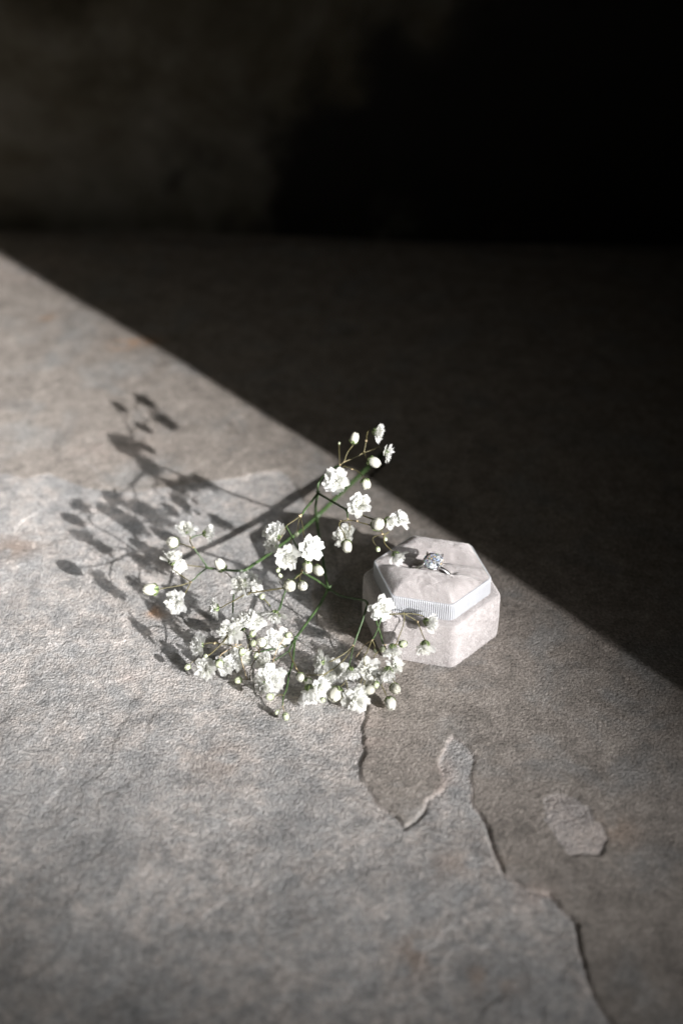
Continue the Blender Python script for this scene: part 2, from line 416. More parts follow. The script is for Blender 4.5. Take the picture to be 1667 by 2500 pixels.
print('jamb lean', math.degrees(math.acos(q_[2])), 'corner', corner)
bm = bmesh.new(); box_bm(bm, None, (0.04, 0.29, 0.75), bev=0.004)
me = bpy.data.meshes.new('ambient_blocker'); bm.to_mesh(me); bm.free()
wr = obj('ambient_blocker', me, JAMB); wr.location = (0.315, 0.085, 0.735)  # unseen slab added to block ambient light from the right
tag(wr, 'dark unseen slab added to hold ambient light off the right floor', kind='structure')
tag(jamb, 'dark wall end beside the stone that holds back the sunlight', kind='structure')

# ------------------------------------------------------------------ ring box
TH = math.radians(-130.6)
RB, RI, H1, H2 = 26.6, 22.6, 20.4, 27.4
def hexline(R, rc, n_side, n_arc):
    """rounded hexagon outline (mm), counter-clockwise; returns points, outward normals"""
    P, N = [], []
    ap = R * math.cos(math.pi / 6)
    Rc = R - rc / math.cos(math.pi / 6)
    for k in range(6):
        a = TH + k * math.pi / 3; c = np.array([math.cos(a), math.sin(a)]) * Rc
        for j in range(n_arc + 1):
            b = a - math.pi / 6 + (math.pi / 3) * j / n_arc
            nn = np.array([math.cos(b), math.sin(b)]); P.append(c + nn * rc); N.append(nn)
        a2 = a + math.pi / 3; b = a + math.pi / 6; nn = np.array([math.cos(b), math.sin(b)])
        c2 = np.array([math.cos(a2), math.sin(a2)]) * Rc
        for j in range(1, n_side):
            P.append((c + nn * rc) * (1 - j / n_side) + (c2 + nn * rc) * (j / n_side)); N.append(nn)
    return np.array(P), np.array(N)
def loft(rings, cap_top=True, cap_bot=False):
    n = len(rings[0]); V = np.concatenate(rings); F = []
    for i in range(len(rings) - 1):
        for j in range(n):
            F.append([i * n + j, i * n + (j + 1) % n, (i + 1) * n + (j + 1) % n, (i + 1) * n + j])
    if cap_top: F.append([(len(rings) - 1) * n + j for j in range(n)])
    if cap_bot: F.append([j for j in range(n)][::-1])
    return V, F
ring_box = bpy.data.objects.new('ring_box', None); link(ring_box)
tag(ring_box, 'open hexagonal blush velvet ring box with ribbed white insert on the stone', 'ring box')
# base
P, N = hexline(RB, 3.2, 26, 10)
rings = []
for z, off in ((0.02, -1.3), (0.25, -0.55), (0.7, -0.12), (1.3, 0.0), (5, 0.12), (10, 0.16), (15, 0.1), (H1 - 1.4, 0.0), (H1 - 0.65, -0.16), (H1 - 0.2, -0.55), (H1, -1.15), (H1 + 0.02, -2.4), (H1 - 0.05, -5.0)):
    q = P + N * off
    lump = 0.10 * fbm(q[:, 0] * 1.0 + q[:, 1] * 0.7, np.full(len(q), z) + q[:, 1], 6, 5, 2)
    q = q + N * lump[:, None]
    rings.append(np.column_stack([q, np.full(len(q), z)]))
V, Fc = loft(rings, True, True)
base = obj('base', mesh_np('base', V * MM, Fc), VELVET, ring_box)
# ribbed insert
npf = 27 * 8
P, N = hexline(RI, 3.0, npf, 48)
arc = np.concatenate([[0], np.cumsum(np.linalg.norm(np.diff(P, axis=0), axis=1))])
tot = arc[-1] + np.linalg.norm(P[0] - P[-1]); nrib = round(tot / 0.78)
wav = 0.36 * np.abs(np.cos(arc / tot * nrib * math.pi)) - 0.10
rings = []
for z, off, k in ((H1 - 0.3, 0.1, 1), (H1 + 0.5, 0.06, 1), (H1 + 3.5, 0.0, 1), (H2 - 0.9, 0.0, 1), (H2 - 0.35, -0.10, .95), (H2 - 0.08, -0.30, .8), (H2, -0.5, .5), (H2 - 0.06, -0.75, .2), (H2 - 0.25, -1.1, 0)):
    q = P + N * (off + wav * k)[:, None]
    rings.append(np.column_stack([q, np.full(len(q), z)]))
V, Fc = loft(rings, False, False)
insert = obj('ribbed_insert', mesh_np('ribbed_insert', V * MM, Fc), RIB, ring_box)
tag(insert, 'white vertically ribbed band around the cushion')
# cushion
sd = np.array([math.cos(math.radians(-10.6)), math.sin(math.radians(-10.6))])    # along the slots
sn = np.array([-sd[1], sd[0]])                                                   # away from the camera
slot_c = un(1054.7, 1404, 27.0)[:2]
S0 = float(slot_c @ sn)                        # ring slot position
S1 = S0 + 9.2                                  # second groove
AP = RI * math.cos(math.pi / 6) - 0.62
def cushion_z(x, y):
    s = x * sn[0] + y * sn[1]; a = x * sd[0] + y * sd[1]
    d = np.full(np.shape(x), 1e9)
    for k in range(6):
        b = TH + math.pi / 6 + k * math.pi / 3
        d = np.minimum(d, AP - (x * math.cos(b) + y * math.sin(b)))
    d = np.maximum(d, 0)
    edge = 1 - np.exp(-(d / 3.4) ** 1.25)
    ga = np.abs(s - S0); gb = np.abs(s - S1)
    g1 = 2.0 * np.exp(-(ga / 2.2) ** 1.4) + 3.0 * np.exp(-(ga / 0.4) ** 2)
    g2 = 3.2 * np.exp(-(gb / 2.9) ** 1.7)
    mid = 1.5 * sstep(0.0, 2.0, s - S0) * (1 - sstep(S1 - S0 - 1.5, S1 - S0 + 1.0, s - S0))
    bump_ = 0.32 * vnoise(x, y, 6.5, 95) + 0.13 * vnoise(x, y, 2.8, 96)
    ring_dent = 0.9 * np.exp(-((np.abs(a - float(slot_c @ sd)) - 8.0) / 1.6) ** 2) * np.exp(-(ga / 2.2) ** 2)
    return H2 - 0.08 + edge * (3.7 - g1 - g2 - mid + bump_ - ring_dent)
P, N = hexline(RI - 0.72, 2.6, 60, 10)
nr = 90; n = len(P); V = [[0, 0, 0]]; 
for i in range(1, nr + 1):
    for q in P * (i / nr): V.append([q[0], q[1], 0])
V = np.array(V); V[:, 2] = cushion_z(V[:, 0], V[:, 1])
Fc = [[0, 1 + j, 1 + (j + 1) % n] for j in range(n)]
for i in range(nr - 1):
    for j in range(n):
        Fc.append([1 + i * n + j, 1 + (i + 1) * n + j, 1 + (i + 1) * n + (j + 1) % n, 1 + i * n + (j + 1) % n])
cushion = obj('cushion', mesh_np('cushion', V * MM, Fc), VELVET, ring_box)
tag(cushion, 'padded velvet cushion with two slots')
# velvet pile: one short fibre per triangle
def pile(src, count, length, parent, seed, lean):
    r = np.random.default_rng(seed); me0 = src.data; me0.calc_loop_triangles()
    nv = len(me0.vertices); co = np.empty(nv * 3); me0.vertices.foreach_get('co', co); co = co.reshape(-1, 3) / MM
    no = np.empty(nv * 3); me0.vertices.foreach_get('normal', no); no = no.reshape(-1, 3)
    tr = np.empty(len(me0.loop_triangles) * 3, np.int32); me0.loop_triangles.foreach_get('vertices', tr); tr = tr.reshape(-1, 3)
    A, B, Cc = co[tr[:, 0]], co[tr[:, 1]], co[tr[:, 2]]
    fn = np.cross(B - A, Cc - A); ar = np.linalg.norm(fn, axis=1)
    keep = (A[:, 2] > 0.3) & (fn[:, 2] > -0.7 * ar - 1e-9); ar = np.where(keep, ar, 0)
    t = r.choice(len(tr), count, p=ar / ar.sum())
    u_, v_ = r.random(count), r.random(count); m = u_ + v_ > 1; u_[m], v_[m] = 1 - u_[m], 1 - v_[m]
    Pq = A[t] + (B - A)[t] * u_[:, None] + (Cc - A)[t] * v_[:, None]
    Nn = (no[tr[t, 0]] + no[tr[t, 1]] + no[tr[t, 2]]); Nn /= np.linalg.norm(Nn, axis=1)[:, None] + 1e-9
    field = np.stack([vnoise(Pq[:, 0] + Pq[:, 2], Pq[:, 1] + Pq[:, 2] * .6, 4.2, seed + k) * .16 + .45 * vnoise(Pq[:, 0] + Pq[:, 2] * .8, Pq[:, 1] - Pq[:, 2] * .9, 1.3, seed + k + 9) for k in (1, 2, 3)], 1)
    D = Nn + 0.24 * r.normal(size=(count, 3)) + 1.0 * field + np.array(lean)
    D /= np.linalg.norm(D, axis=1)[:, None]
    L = length * (0.6 + 0.7 * r.random(count))
    S = np.cross(D, r.normal(size=(count, 3))); S /= np.linalg.norm(S, axis=1)[:, None]
    wdt = 0.034
    V3 = np.empty((count, 3, 3)); V3[:, 0] = Pq - S * wdt; V3[:, 1] = Pq + S * wdt; V3[:, 2] = Pq + D * L[:, None]
    o = obj('velvet_pile', mesh_np('velvet_pile', V3.reshape(-1, 3) * MM, np.arange(count * 3).reshape(-1, 3), False), NAP, parent)
    o['kind'] = 'stuff'; return o
pile(base, 280000, 0.30, base, 101, (0, 0, -0.15))
pile(cushion, 140000, 0.28, cushion, 202, (0.1, -0.1, 0))

# ------------------------------------------------------------------ ring
def tube(path, rad, nseg=8, cap=True, closed=False, flat=None):
    path = np.asarray(path, float); n = len(path)
    rad = np.broadcast_to(np.asarray(rad, float), (n,))
    T = np.gradient(path, axis=0) if not closed else np.roll(path, -1, 0) - np.roll(path, 1, 0)
    T /= np.linalg.norm(T, axis=1)[:, None] + 1e-12
    ref = np.array([0, 0, 1.0]) if abs(T[0][2]) < 0.9 else np.array([1.0, 0, 0])
    V = []; prev = None
    for i in range(n):
        a = ref if prev is None else prev
        a = a - T[i] * (a @ T[i]); a /= np.linalg.norm(a) + 1e-12; prev = a
        b = np.cross(T[i], a)
        for k in range(nseg):
            ph = 2 * math.pi * k / nseg; V.append(path[i] + rad[i] * (math.cos(ph) * a + math.sin(ph) * b))
    F = []
    for i in range(n if closed else n - 1):
        i2 = (i + 1) % n
        for k in range(nseg): F.append([i * nseg + k, i * nseg + (k + 1) % nseg, i2 * nseg + (k + 1) % nseg, i2 * nseg + k])
    if cap and not closed:
        F.append([k for k in range(nseg)][::-1]); F.append([(n - 1) * nseg + k for k in range(nseg)])
    return np.array(V), F
def join(parts):
    V, F, o = [], [], 0
    for v, f in parts: V.append(v); F += [[i + o for i in q] for q in f]; o += len(v)
    return np.concatenate(V), F
RR = 9.2                                              # band radius to its centre line
BANDTOP = 31.3
sd3 = np.array([sd[0], sd[1], 0]); sn3 = np.array([sn[0], sn[1], 0]); UZ = np.array([0, 0, 1.0])
rc = np.array([slot_c[0], slot_c[1], BANDTOP - RR])
ring = bpy.data.objects.new('diamond_ring', None); link(ring); ring.location = Vector(rc - UZ * RR) * MM
tag(ring, 'slim silver solitaire ring with oval clear stone standing in the cushion slot', 'ring')
ro = rc - UZ * RR
V, F2 = [], []
nb, ns = 128, 12
for i in range(nb):
    a = 2 * math.pi * i / nb; rad = sd3 * math.cos(a) + UZ * math.sin(a)
    for k in range(ns):
        ph = 2 * math.pi * k / ns
        V.append(rc - ro + rad * (RR + 0.62 * math.cos(ph) * (1 if math.cos(ph) > 0 else .5)) + sn3 * (0.85 * math.sin(ph)))
for i in range(nb):
    for k in range(ns): F2.append([i * ns + k, i * ns + (k + 1) % ns, ((i + 1) % nb) * ns + (k + 1) % ns, ((i + 1) % nb) * ns + k])
obj('band', mesh_np('band', np.array(V) * MM, F2), METAL, ring)
# stone: oval brilliant, long axis across the band
gz = BANDTOP + 2.5; SX, SY = 3.75, 4.75
gc = np.array([slot_c[0], slot_c[1], gz]) - ro
def ell(fr, dz, k, off):
    return [gc + sd3 * SX * fr * math.cos(2 * math.pi * (i + off) / k) + sn3 * SY * fr * math.sin(2 * math.pi * (i + off) / k) + UZ * dz for i in range(k)]
pts = [gc + UZ * 1.40] + ell(.30, 1.39, 8, .5) + ell(.52, 1.33, 8, 0) + ell(.68, 1.12, 16, .5) + ell(.82, .85, 8, .5) + ell(.93, .5, 16, .5) + ell(1.0, .10, 16, 0) + ell(1.0, -.10, 16, 0) + ell(.84, -.75, 16, .5) + ell(.62, -1.55, 8, .5) + ell(.30, -2.45, 8, 0) + [gc - UZ * 3.0 + sn3 * .5, gc - UZ * 3.0 - sn3 * .5]
bm = bmesh.new()
for q in pts: bm.verts.new(Vector(q) * MM)
bmesh.ops.convex_hull(bm, input=bm.verts)
bmesh.ops.recalc_face_normals(bm, faces=bm.faces)
me = bpy.data.meshes.new('cut_stone'); bm.to_mesh(me); bm.free()
# internal sparkle painted per facet
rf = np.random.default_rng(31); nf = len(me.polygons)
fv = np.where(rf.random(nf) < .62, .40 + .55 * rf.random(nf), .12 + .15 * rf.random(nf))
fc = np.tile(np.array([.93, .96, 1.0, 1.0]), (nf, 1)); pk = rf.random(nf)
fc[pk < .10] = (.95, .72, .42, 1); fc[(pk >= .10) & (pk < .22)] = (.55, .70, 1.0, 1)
a_ = me.attributes.new('painted_flash', 'FLOAT', 'FACE'); a_.data.foreach_set('value', fv.astype(np.float32))
a_ = me.attributes.new('painted_fire', 'FLOAT_COLOR', 'FACE'); a_.data.foreach_set('color', fc.astype(np.float32).ravel())
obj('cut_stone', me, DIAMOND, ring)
for sx in (-1, 1):
    for sy in (-1, 1):
        dr = sd3 * SX * 0.74 * sx + sn3 * SY * 0.74 * sy
        path = [gc - UZ * 3.3 + dr * .12, gc - UZ * 2.3 + dr * .55, gc - UZ * 1.1 + dr * .93, gc + UZ * .1 + dr * 1.09, gc + UZ * .62 + dr * 1.05, gc + UZ * .88 + dr * .90]
        path = np.array(path)
        tt = np.linspace(0, 5, 21); pp = np.stack([np.interp(tt, range(6), path[:, c]) for c in range(3)], 1)
        V, F2 = tube(pp, np.interp(tt, [0, 4, 5], [.36, .34, .26]), 10)
        obj('prong', mesh_np('prong', V * MM, F2), METAL, ring)
gal = np.array([gc + sd3 * SX * .80 * math.cos(a) + sn3 * SY * .80 * math.sin(a) - UZ * 1.35 for a in np.linspace(0, 2 * math.pi, 48, endpoint=False)])
V, F2 = tube(gal, .33, 8, closed=True)
obj('gallery_rail', mesh_np('gallery_rail', V * MM, F2), METAL, ring)

# ------------------------------------------------------------------ gypsophila sprig
sprig = bpy.data.objects.new('gypsophila_sprig', None); link(sprig)
tag(sprig, 'sprig of white double gypsophila lying on the stone against the ring box', 'flower sprig')
def petal_mesh(name, L, W, lift, cup, ruf, seed, nu=9, nv=12):
    r = np.random.default_rng(seed); V = []
    ph = r.random(4) * 6.28; tw = r.normal() * .25
    for i in range(nu + 1):
        t = i / nu
        for j in range(nv + 1):
            v = -1 + 2 * j / nv
            edge = 1 - .13 * math.exp(-(v / .22) ** 2) + .07 * math.sin(7 * v + ph[0]) + .03 * math.sin(17 * v + ph[1]) - .10 * abs(v) ** 3
            s = t * edge
            wv = W * (0.16 + 0.84 * math.sin(min(1, t * 1.15) * math.pi * .5) ** 1.1)
            rad = L * (s * math.cos(lift) + .06 * math.sin(5 * t + ph[1]))
            z = L * (s ** .8) * math.sin(lift) - cup * L * max(0, t - .45) ** 2 * 1.4 + cup * L * .35 * v * v * t
            z += ruf * t * t * (math.sin(6.5 * v + ph[2]) + .8 * math.sin(15 * v + 5 * t + ph[3]) + .5 * math.sin(11 * t + 4 * v + ph[0]))
            rad += ruf * .6 * t * math.sin(9 * v + ph[3])
            y = wv * v * (1 - .1 * t * t) 
            V.append([rad, y + tw * z * .4, z])
    F = [[i * (nv + 1) + j, (i + 1) * (nv + 1) + j, (i + 1) * (nv + 1) + j + 1, i * (nv + 1) + j + 1] for i in range(nu) for j in range(nv)]
    return np.array(V), F
def rotz(V, a):
    c, s = math.cos(a), math.sin(a); return np.column_stack([V[:, 0] * c - V[:, 1] * s, V[:, 0] * s + V[:, 1] * c, V[:, 2]])
OUT = {}
for cls, lifts in (('open', (.35, .55, .15)), ('half', (.85, 1.0, .7))):
    OUT[cls] = []
    for k, lf in enumerate(lifts):
        V, F2 = petal_mesh('petal', 1.02 if cls == 'open' else 1.25, .70 if cls == 'open' else .64, lf, .18 if cls == 'open' else -.18, .045, 300 + k + (50 if cls == 'half' else 0))
        m_ = mesh_np('petal', V, F2); m_.materials.append(PETAL); OUT[cls].append(m_)
INNER = {}
for cls in ('open', 'half'):
    INNER[cls] = []
    for q in range(4):
        r = np.random.default_rng(900 + q + (40 if cls == 'half' else 0)); parts = []
        for k in range(15):
            ring_k = k // 5
            lf = ((.75, 1.0, 1.25) if cls == 'open' else (1.1, 1.25, 1.4))[ring_k] + r.normal() * .16
            L = ((.88, .78, .66) if cls == 'open' else (1.22, 1.15, 1.05))[ring_k] * (1 + r.normal() * .1)
            V, F2 = petal_mesh('p', L, .42 * (1 + r.normal() * .15), lf, (.25 if cls == 'open' else .1) + r.normal() * .1, .075, 2000 + q * 50 + k, 7, 9)
            a = k * 2 * math.pi / 5 + ring_k * .63 + r.normal() * .25
            parts.append((rotz(V, a), F2))
        V, F2 = join(parts); m_ = mesh_np('flower', V, F2); m_.materials.append(PETAL); INNER[cls].append(m_)
def bud_mesh(seed, tall, mat, name='bud'):
    """closed bud: a crumpled core wrapped by overlapping petal shells"""
    r = np.random.default_rng(seed); parts = []
    def core(th, ph, R):
        t = th / math.pi
        rr = math.sin(th) ** .85 * (1 - .10 * t) * R
        return [rr * math.cos(ph), rr * math.sin(ph), tall * (1 - math.cos(th) * R)]
    nu, nv = 12, 20; V = []
    for i in range(nu + 1):
        for j in range(nv):
            V.append(core(math.pi * i / nu, 2 * math.pi * j / nv, .90 + (.06 * math.sin(5 * j * .9 + i * 2.1) if i > 7 else 0)))
    parts.append((np.array(V), [[i * nv + j, i * nv + (j + 1) % nv, (i + 1) * nv + (j + 1) % nv, (i + 1) * nv + j] for i in range(nu) for j in range(nv)]))
    for k in range(7):
        az = k * 2.4 + r.normal() * .2; hw = 1.0 + r.normal() * .12; top = (.80 + .16 * r.random()) * math.pi; p0 = r.random() * 6.28
        V = []; a, b = 9, 8
        for i in range(a + 1):
            t = i / a
            for j in range(b + 1):
                v = -1 + 2 * j / b
                th = top * t * (1 - .10 * v * v + .05 * math.sin(6 * v + p0) * t)
                w_ = hw * (1 - .35 * t ** 3)
                R = .97 + .022 * (k % 4) + .05 * t * t * abs(v) ** 2 + .03 * t * math.sin(5 * v + p0) + (.05 * t ** 6)
                V.append(core(max(th, .02), az + v * w_ + .35 * t, R))
        parts.append((np.array(V), [[i * (b + 1) + j, (i + 1) * (b + 1) + j, (i + 1) * (b + 1) + j + 1, i * (b + 1) + j + 1] for i in range(a) for j in range(b)]))
    V, F2 = join(parts)
    m_ = mesh_np(name, V, F2); m_.materials.append(mat); return m_
BUDS = [bud_mesh(1, 1.08, CREAM), bud_mesh(2, 1.3, CREAM), bud_mesh(3, 1.2, CREAM)]
TINY = [bud_mesh(4, 1.15, PALE), bud_mesh(5, 1.25, PALE)]
def calyx_mesh(seed, rad, h, spread):
    """cup with five pointed sepals, each with a dark stripe"""
    r = np.random.default_rng(seed); V, F, MI = [], [], []
    def add(v, f, mi):
        o = len(V); V.extend(v); F.extend([[i + o for i in q] for q in f]); MI.extend([mi] * len(f))
    for k in range(5):
        a = 2 * math.pi * k / 5 + r.normal() * .08; sp = spread + r.normal() * .10
        for mi, wsc, lift in ((0, 1.0, 0.0), (1, .38, .035)):
            v = []
            for i in range(7):
                t = i / 6
                rr = rad * (math.sin(min(1, t * 1.25) * math.pi / 2) ** .8) * (1 + sp * max(0, t - .5)) + lift + .02
                z = h * t ** 1.25 - .06
                wd = wsc * rad * (.50 * math.sin(math.pi * min(1, .18 + t * .82)) ** .8 + .01)
                for u in (-1, 0, 1): v.append([rr * math.cos(a) - wd * u * math.sin(a), rr * math.sin(a) + wd * u * math.cos(a), z])
            f = [[i * 3 + j, (i + 1) * 3 + j, (i + 1) * 3 + j + 1, i * 3 + j + 1] for i in range(6) for j in range(2)]
            add(v, f, mi)
    m_ = mesh_np('calyx', np.array(V), F); m_.materials.append(SEPAL); m_.materials.append(SEPAL_RIB)
    m_.polygons.foreach_set('material_index', np.array(MI, np.int32)); return m_
CAL_OPEN = [calyx_mesh(1, .40, .62, .25), calyx_mesh(2, .38, .66, .3)]
CAL_BUD = [calyx_mesh(3, .98, 1.05, .02), calyx_mesh(4, 1.0, .95, .04)]
CAL_TINY = [calyx_mesh(5, 1.03, 1.75, -.75), calyx_mesh(6, 1.03, 1.9, -.8)]

def smooth_path(pts, sub=5):
    pts = np.asarray(pts, float)
    if len(pts) < 3: 
        return np.stack([pts[0] + (pts[-1] - pts[0]) * t for t in np.linspace(0, 1, sub + 1)])
    Q = np.vstack([2 * pts[0] - pts[1], pts, 2 * pts[-1] - pts[-2]]); out = []
    for i in range(1, len(Q) - 2):
        p0, p1, p2, p3 = Q[i - 1], Q[i], Q[i + 1], Q[i + 2]
        for k in range(sub):
            t = k / sub
            out.append(.5 * ((2 * p1) + (-p0 + p2) * t + (2 * p0 - 5 * p1 + 4 * p2 - p3) * t * t + (-p0 + 3 * p1 - 3 * p2 + p3) * t ** 3))
    out.append(pts[-1]); return np.array(out)
def zpath(z0, z1, pxs):
    d = [0.0]
    for a, b in zip(pxs[:-1], pxs[1:]): d.append(d[-1] + math.hypot(b[0] - a[0], b[1] - a[1]))
    return [un(q[0], q[1], q[2] if len(q) > 2 else z0 + (z1 - z0) * dd / max(d[-1], 1e-6)) for q, dd in zip(pxs, d)]
def stem_obj(name, path, r0, r1, mat):
    path = smooth_path(path)
    path = path + rng.normal(size=path.shape) * min(r0, .25) * .18
    rad = np.linspace(r0, r1, len(path)) * 1.12; rad[0] *= 1.25; rad[-1] *= 1.12
    V, F2 = tube(path, rad, 7)
    return obj(name, mesh_np(name, V * MM, F2), mat, sprig)
def branch(z0, z1, r0, r1, *pxs, mat=None, name='branch'):
    return stem_obj(name, zpath(z0, z1, list(pxs)), r0, r1, mat or STEM_GREEN)
def knot(px, py, z, r, mat=None):
    """swollen node with two small dry bracts"""
    c = un(px, py, z); parts = []
    V, F2 = tube(np.array([c + np.array([0, 0, -r * 1.2]), c + np.array([0, 0, -r * .5]), c, c + np.array([0, 0, r * .5]), c + np.array([0, 0, r * 1.2])]), np.array([.3, .9, 1.1, .9, .3]) * r, 7); parts.append((V, F2))
    for s in (-1, 1):
        d = np.array([rng.normal(), rng.normal(), .8]); d /= np.linalg.norm(d)
        V, F2 = tube(np.array([c, c + d * r * 1.6, c + d * r * 2.8 + np.array([0, 0, -.2])]), np.array([.7, .55, .08]) * r, 5); parts.append((V, F2))
    V, F2 = join(parts)
    obj('stem_node', mesh_np('stem_node', V * MM, F2), mat or NODE_TAN, sprig)

def world_dir(f): 
    d = f[0] * CR + f[1] * CU - f[2] * CF; return d / np.linalg.norm(d)
HEXN = [np.array([math.cos(TH + math.pi / 6 + k * math.pi / 3), math.sin(TH + math.pi / 6 + k * math.pi / 3)]) for k in range(6)]
fcount = 0
def flower(kind, px, py, z, rpx, face, ped=None, z0=None, pr=0.2, pm=None, sc_=1.0):
    """kind O open, H half open, B bud, T tiny green bud; ped = pixel path of its stalk from the branch"""
    global fcount; fcount += 1
    P = un(px, py, z); r = rpx * mm_per_px(P) * sc_
    d = world_dir(face)
    if kind in 'OH': cb = P - d * r * (.45 if kind == 'O' else .75); s = r * (1.14 if kind == 'O' else 1.26)
    else: s = r * (.86 if kind == 'B' else .82); cb = P - d * s
    zaxis = Vector(d); q = zaxis.to_track_quat('Z', 'Y').to_matrix().to_4x4()
    spin = Matrix.Rotation(random.random() * 6.28, 4, 'Z')
    Mx = Matrix.Translation(Vector(cb) * MM) @ q @ spin @ Matrix.Scale(s * MM, 4)
    k = fcount
    if kind in 'OH':
        cls = 'open' if kind == 'O' else 'half'
        fl = obj('flower', INNER[cls][k % 4], None, sprig); fl.matrix_world = Mx
        n5 = 5
        for i in range(n5):
            p_ = obj('petal', OUT[cls][(k + i) % 3], None, fl)
            p_.matrix_basis = Matrix.Rotation(2 * math.pi * i / n5 + random.gauss(0, .12), 4, 'Z') @ Matrix.Rotation(random.gauss(0, .16), 4, 'Y') @ Matrix.Scale(random.uniform(.88, 1.1), 4)
        c_ = obj('calyx', CAL_OPEN[k % 2], None, fl)
        c_.matrix_basis = Matrix.Translation((0, 0, -.12)) @ (Matrix.Scale(1.0, 4) if kind == 'O' else Matrix.Scale(1.05, 4))
    elif kind == 'B':
        fl = obj('bud', BUDS[k % 3], None, sprig); fl.matrix_world = Mx
        c_ = obj('calyx', CAL_BUD[k % 2], None, fl); c_.matrix_basis = Matrix.Translation((0, 0, -.05))
    else:
        fl = obj('bud', TINY[k % 2], None, sprig); fl.matrix_world = Mx
        c_ = obj('calyx', CAL_TINY[k % 2], None, fl)
    if ped is not None:
        path = zpath(z if z0 is None else z0, z, list(ped) + [(px, py)])
        path[-1] = cb - d * s * .05
        if len(path) >= 2 and np.linalg.norm(path[-1] - path[-2]) > 3: path.insert(-1, cb - d * min(1.4, s * .5))
        stem_obj('pedicel', path, pr * 1.1, pr * .85, pm or STEM_BROWN)
    # keep clear of the box
    m = max(float(P[:2] @ h) for h in HEXN); lim = RB * math.cos(math.pi / 6)
    if P[2] < H2 + 3 and m < lim + r * .6: print('NEAR BOX', kind, px, py, z, 'inside by', round(lim - m, 1), 'r', round(r, 1))
    return fl

# --- stems: main stem and the large branches
branch(5, 9, 1.0, .85, (938, 1107), (920, 1122), (899, 1140), (830, 1206), (772, 1262), name='main_stem')
branch(9, 14, .72, .55, (772, 1262), (735, 1295), (690, 1327), (653, 1355), (598, 1393), name='main_stem')
branch(14, 17, .5, .38, (598, 1393), (570, 1393), (528, 1389), (506, 1386))
branch(9, 40, .55, .45, (772, 1262), (770, 1235), (776, 1204))
branch(9, 14, .6, .5, (772, 1262), (779, 1310), (790, 1380), (801, 1437))
knot(772, 1262, 9, .75, STEM_GREEN); knot(801, 1437, 14, .75, STEM_GREEN)
branch(40, 51, .4, .3, (776, 1204), (777, 1180), (790, 1162), (815, 1142), (830, 1135))
branch(40, 40, .42, .34, (776, 1204), (760, 1225), (745, 1243), (734, 1260))
branch(40, 45, .42, .36, (776, 1204), (810, 1224), (845, 1244))
knot(776, 1204, 40, .5, STEM_GREEN); knot(733, 1261, 40, .5); knot(845, 1246, 45, .45, STEM_GREEN)
# top cluster
branch(51, 53, .2, .18, (830, 1135), (842, 1127), (866, 1117), (888, 1105), mat=STEM_BROWN)
branch(53, 57, .17, .15, (888, 1105), (891, 1092), (894, 1076), mat=STEM_BROWN)
knot(830, 1135, 51, .32); knot(841, 1127, 52, .3); knot(889, 1104, 53, .3); knot(894, 1077, 57, .3); knot(859, 1146, 51.5, .25)
flower('B', 864, 1073, 58, 12.5, (.25, 1, .15), [(840, 1128), (848, 1105)], 52, .16)
flower('H', 924, 1055, 58, 17, (1, -.15, .25), [(894, 1076), (896, 1058), (904, 1047)], 57, .18)
flower('O', 949, 1106, 53.5, 22, (1, -.25, .15), [(888, 1105), (910, 1098), (926, 1090)], 53, .12)
flower('B', 910, 1127, 55, 15, (.8, -.45, .4), [(889, 1106), (893, 1116)], 53, .16)
flower('O', 822, 1173, 51, 29, (.05, .1, 1), [(838, 1138), (832, 1152)], 51, .2)
flower('B', 892, 1181, 51.5, 14.5, (.35, -1, .35), [(838, 1137), (850, 1141), (866, 1147), (882, 1158)], 51, .16)
flower('T', 828, 1083, 55, 3, (.1, 1, .1), [(829, 1134), (828, 1105)], 51, .1)
branch(45, 46, .3, .24, (845, 1244), (870, 1252), (912, 1268), (945, 1272), mat=STEM_BROWN)
branch(45, 44, .3, .25, (845, 1244), (848, 1258), (848, 1270))
knot(848, 1269, 44, .35); knot(871, 1273, 45, .28); knot(832, 1273, 43, .3)
flower('O', 878, 1233, 49, 25, (.1, .25, 1), [(853, 1248), (852, 1238)], 45, .18)
flower('B', 922, 1279, 46, 19, (.25, .3, 1), [(848, 1269), (871, 1273), (900, 1281)], 44, .2)
flower('H', 953, 1273, 46, 17, (.9, -.35, .35), [(915, 1268), (930, 1268)], 46, .2)
flower('O', 981, 1266, 45, 23, (.6, .45, .75), [(930, 1272), (955, 1276)], 46, .18)
flower('O', 839, 1306, 37.5, 25, (-.3, .25, .9), [(852, 1276), (853, 1290)], 43, .15)
flower('B', 846, 1331, 40, 14.5, (.15, -.9, .6), [(848, 1270), (833, 1273), (828, 1283), (838, 1300)], 44, .18)
branch(46, 43, .2, .16, (922, 1279), (932, 1299), (938, 1306), mat=STEM_BROWN)
knot(934, 1304, 44, .3)
flower('T', 922, 1340, 40, 7, (.25, -1, .3), [(936, 1304), (910, 1313), (917, 1332)], 43, .1)
flower('T', 940, 1315, 42, 5.5, (.4, -.9, .3), [(938, 1304), (950, 1298)], 43, .1)
flower('H', 970, 1362, 38.5, 19, (.55, -.8, .35), [(936, 1306), (938, 1325), (950, 1339)], 43, .17)
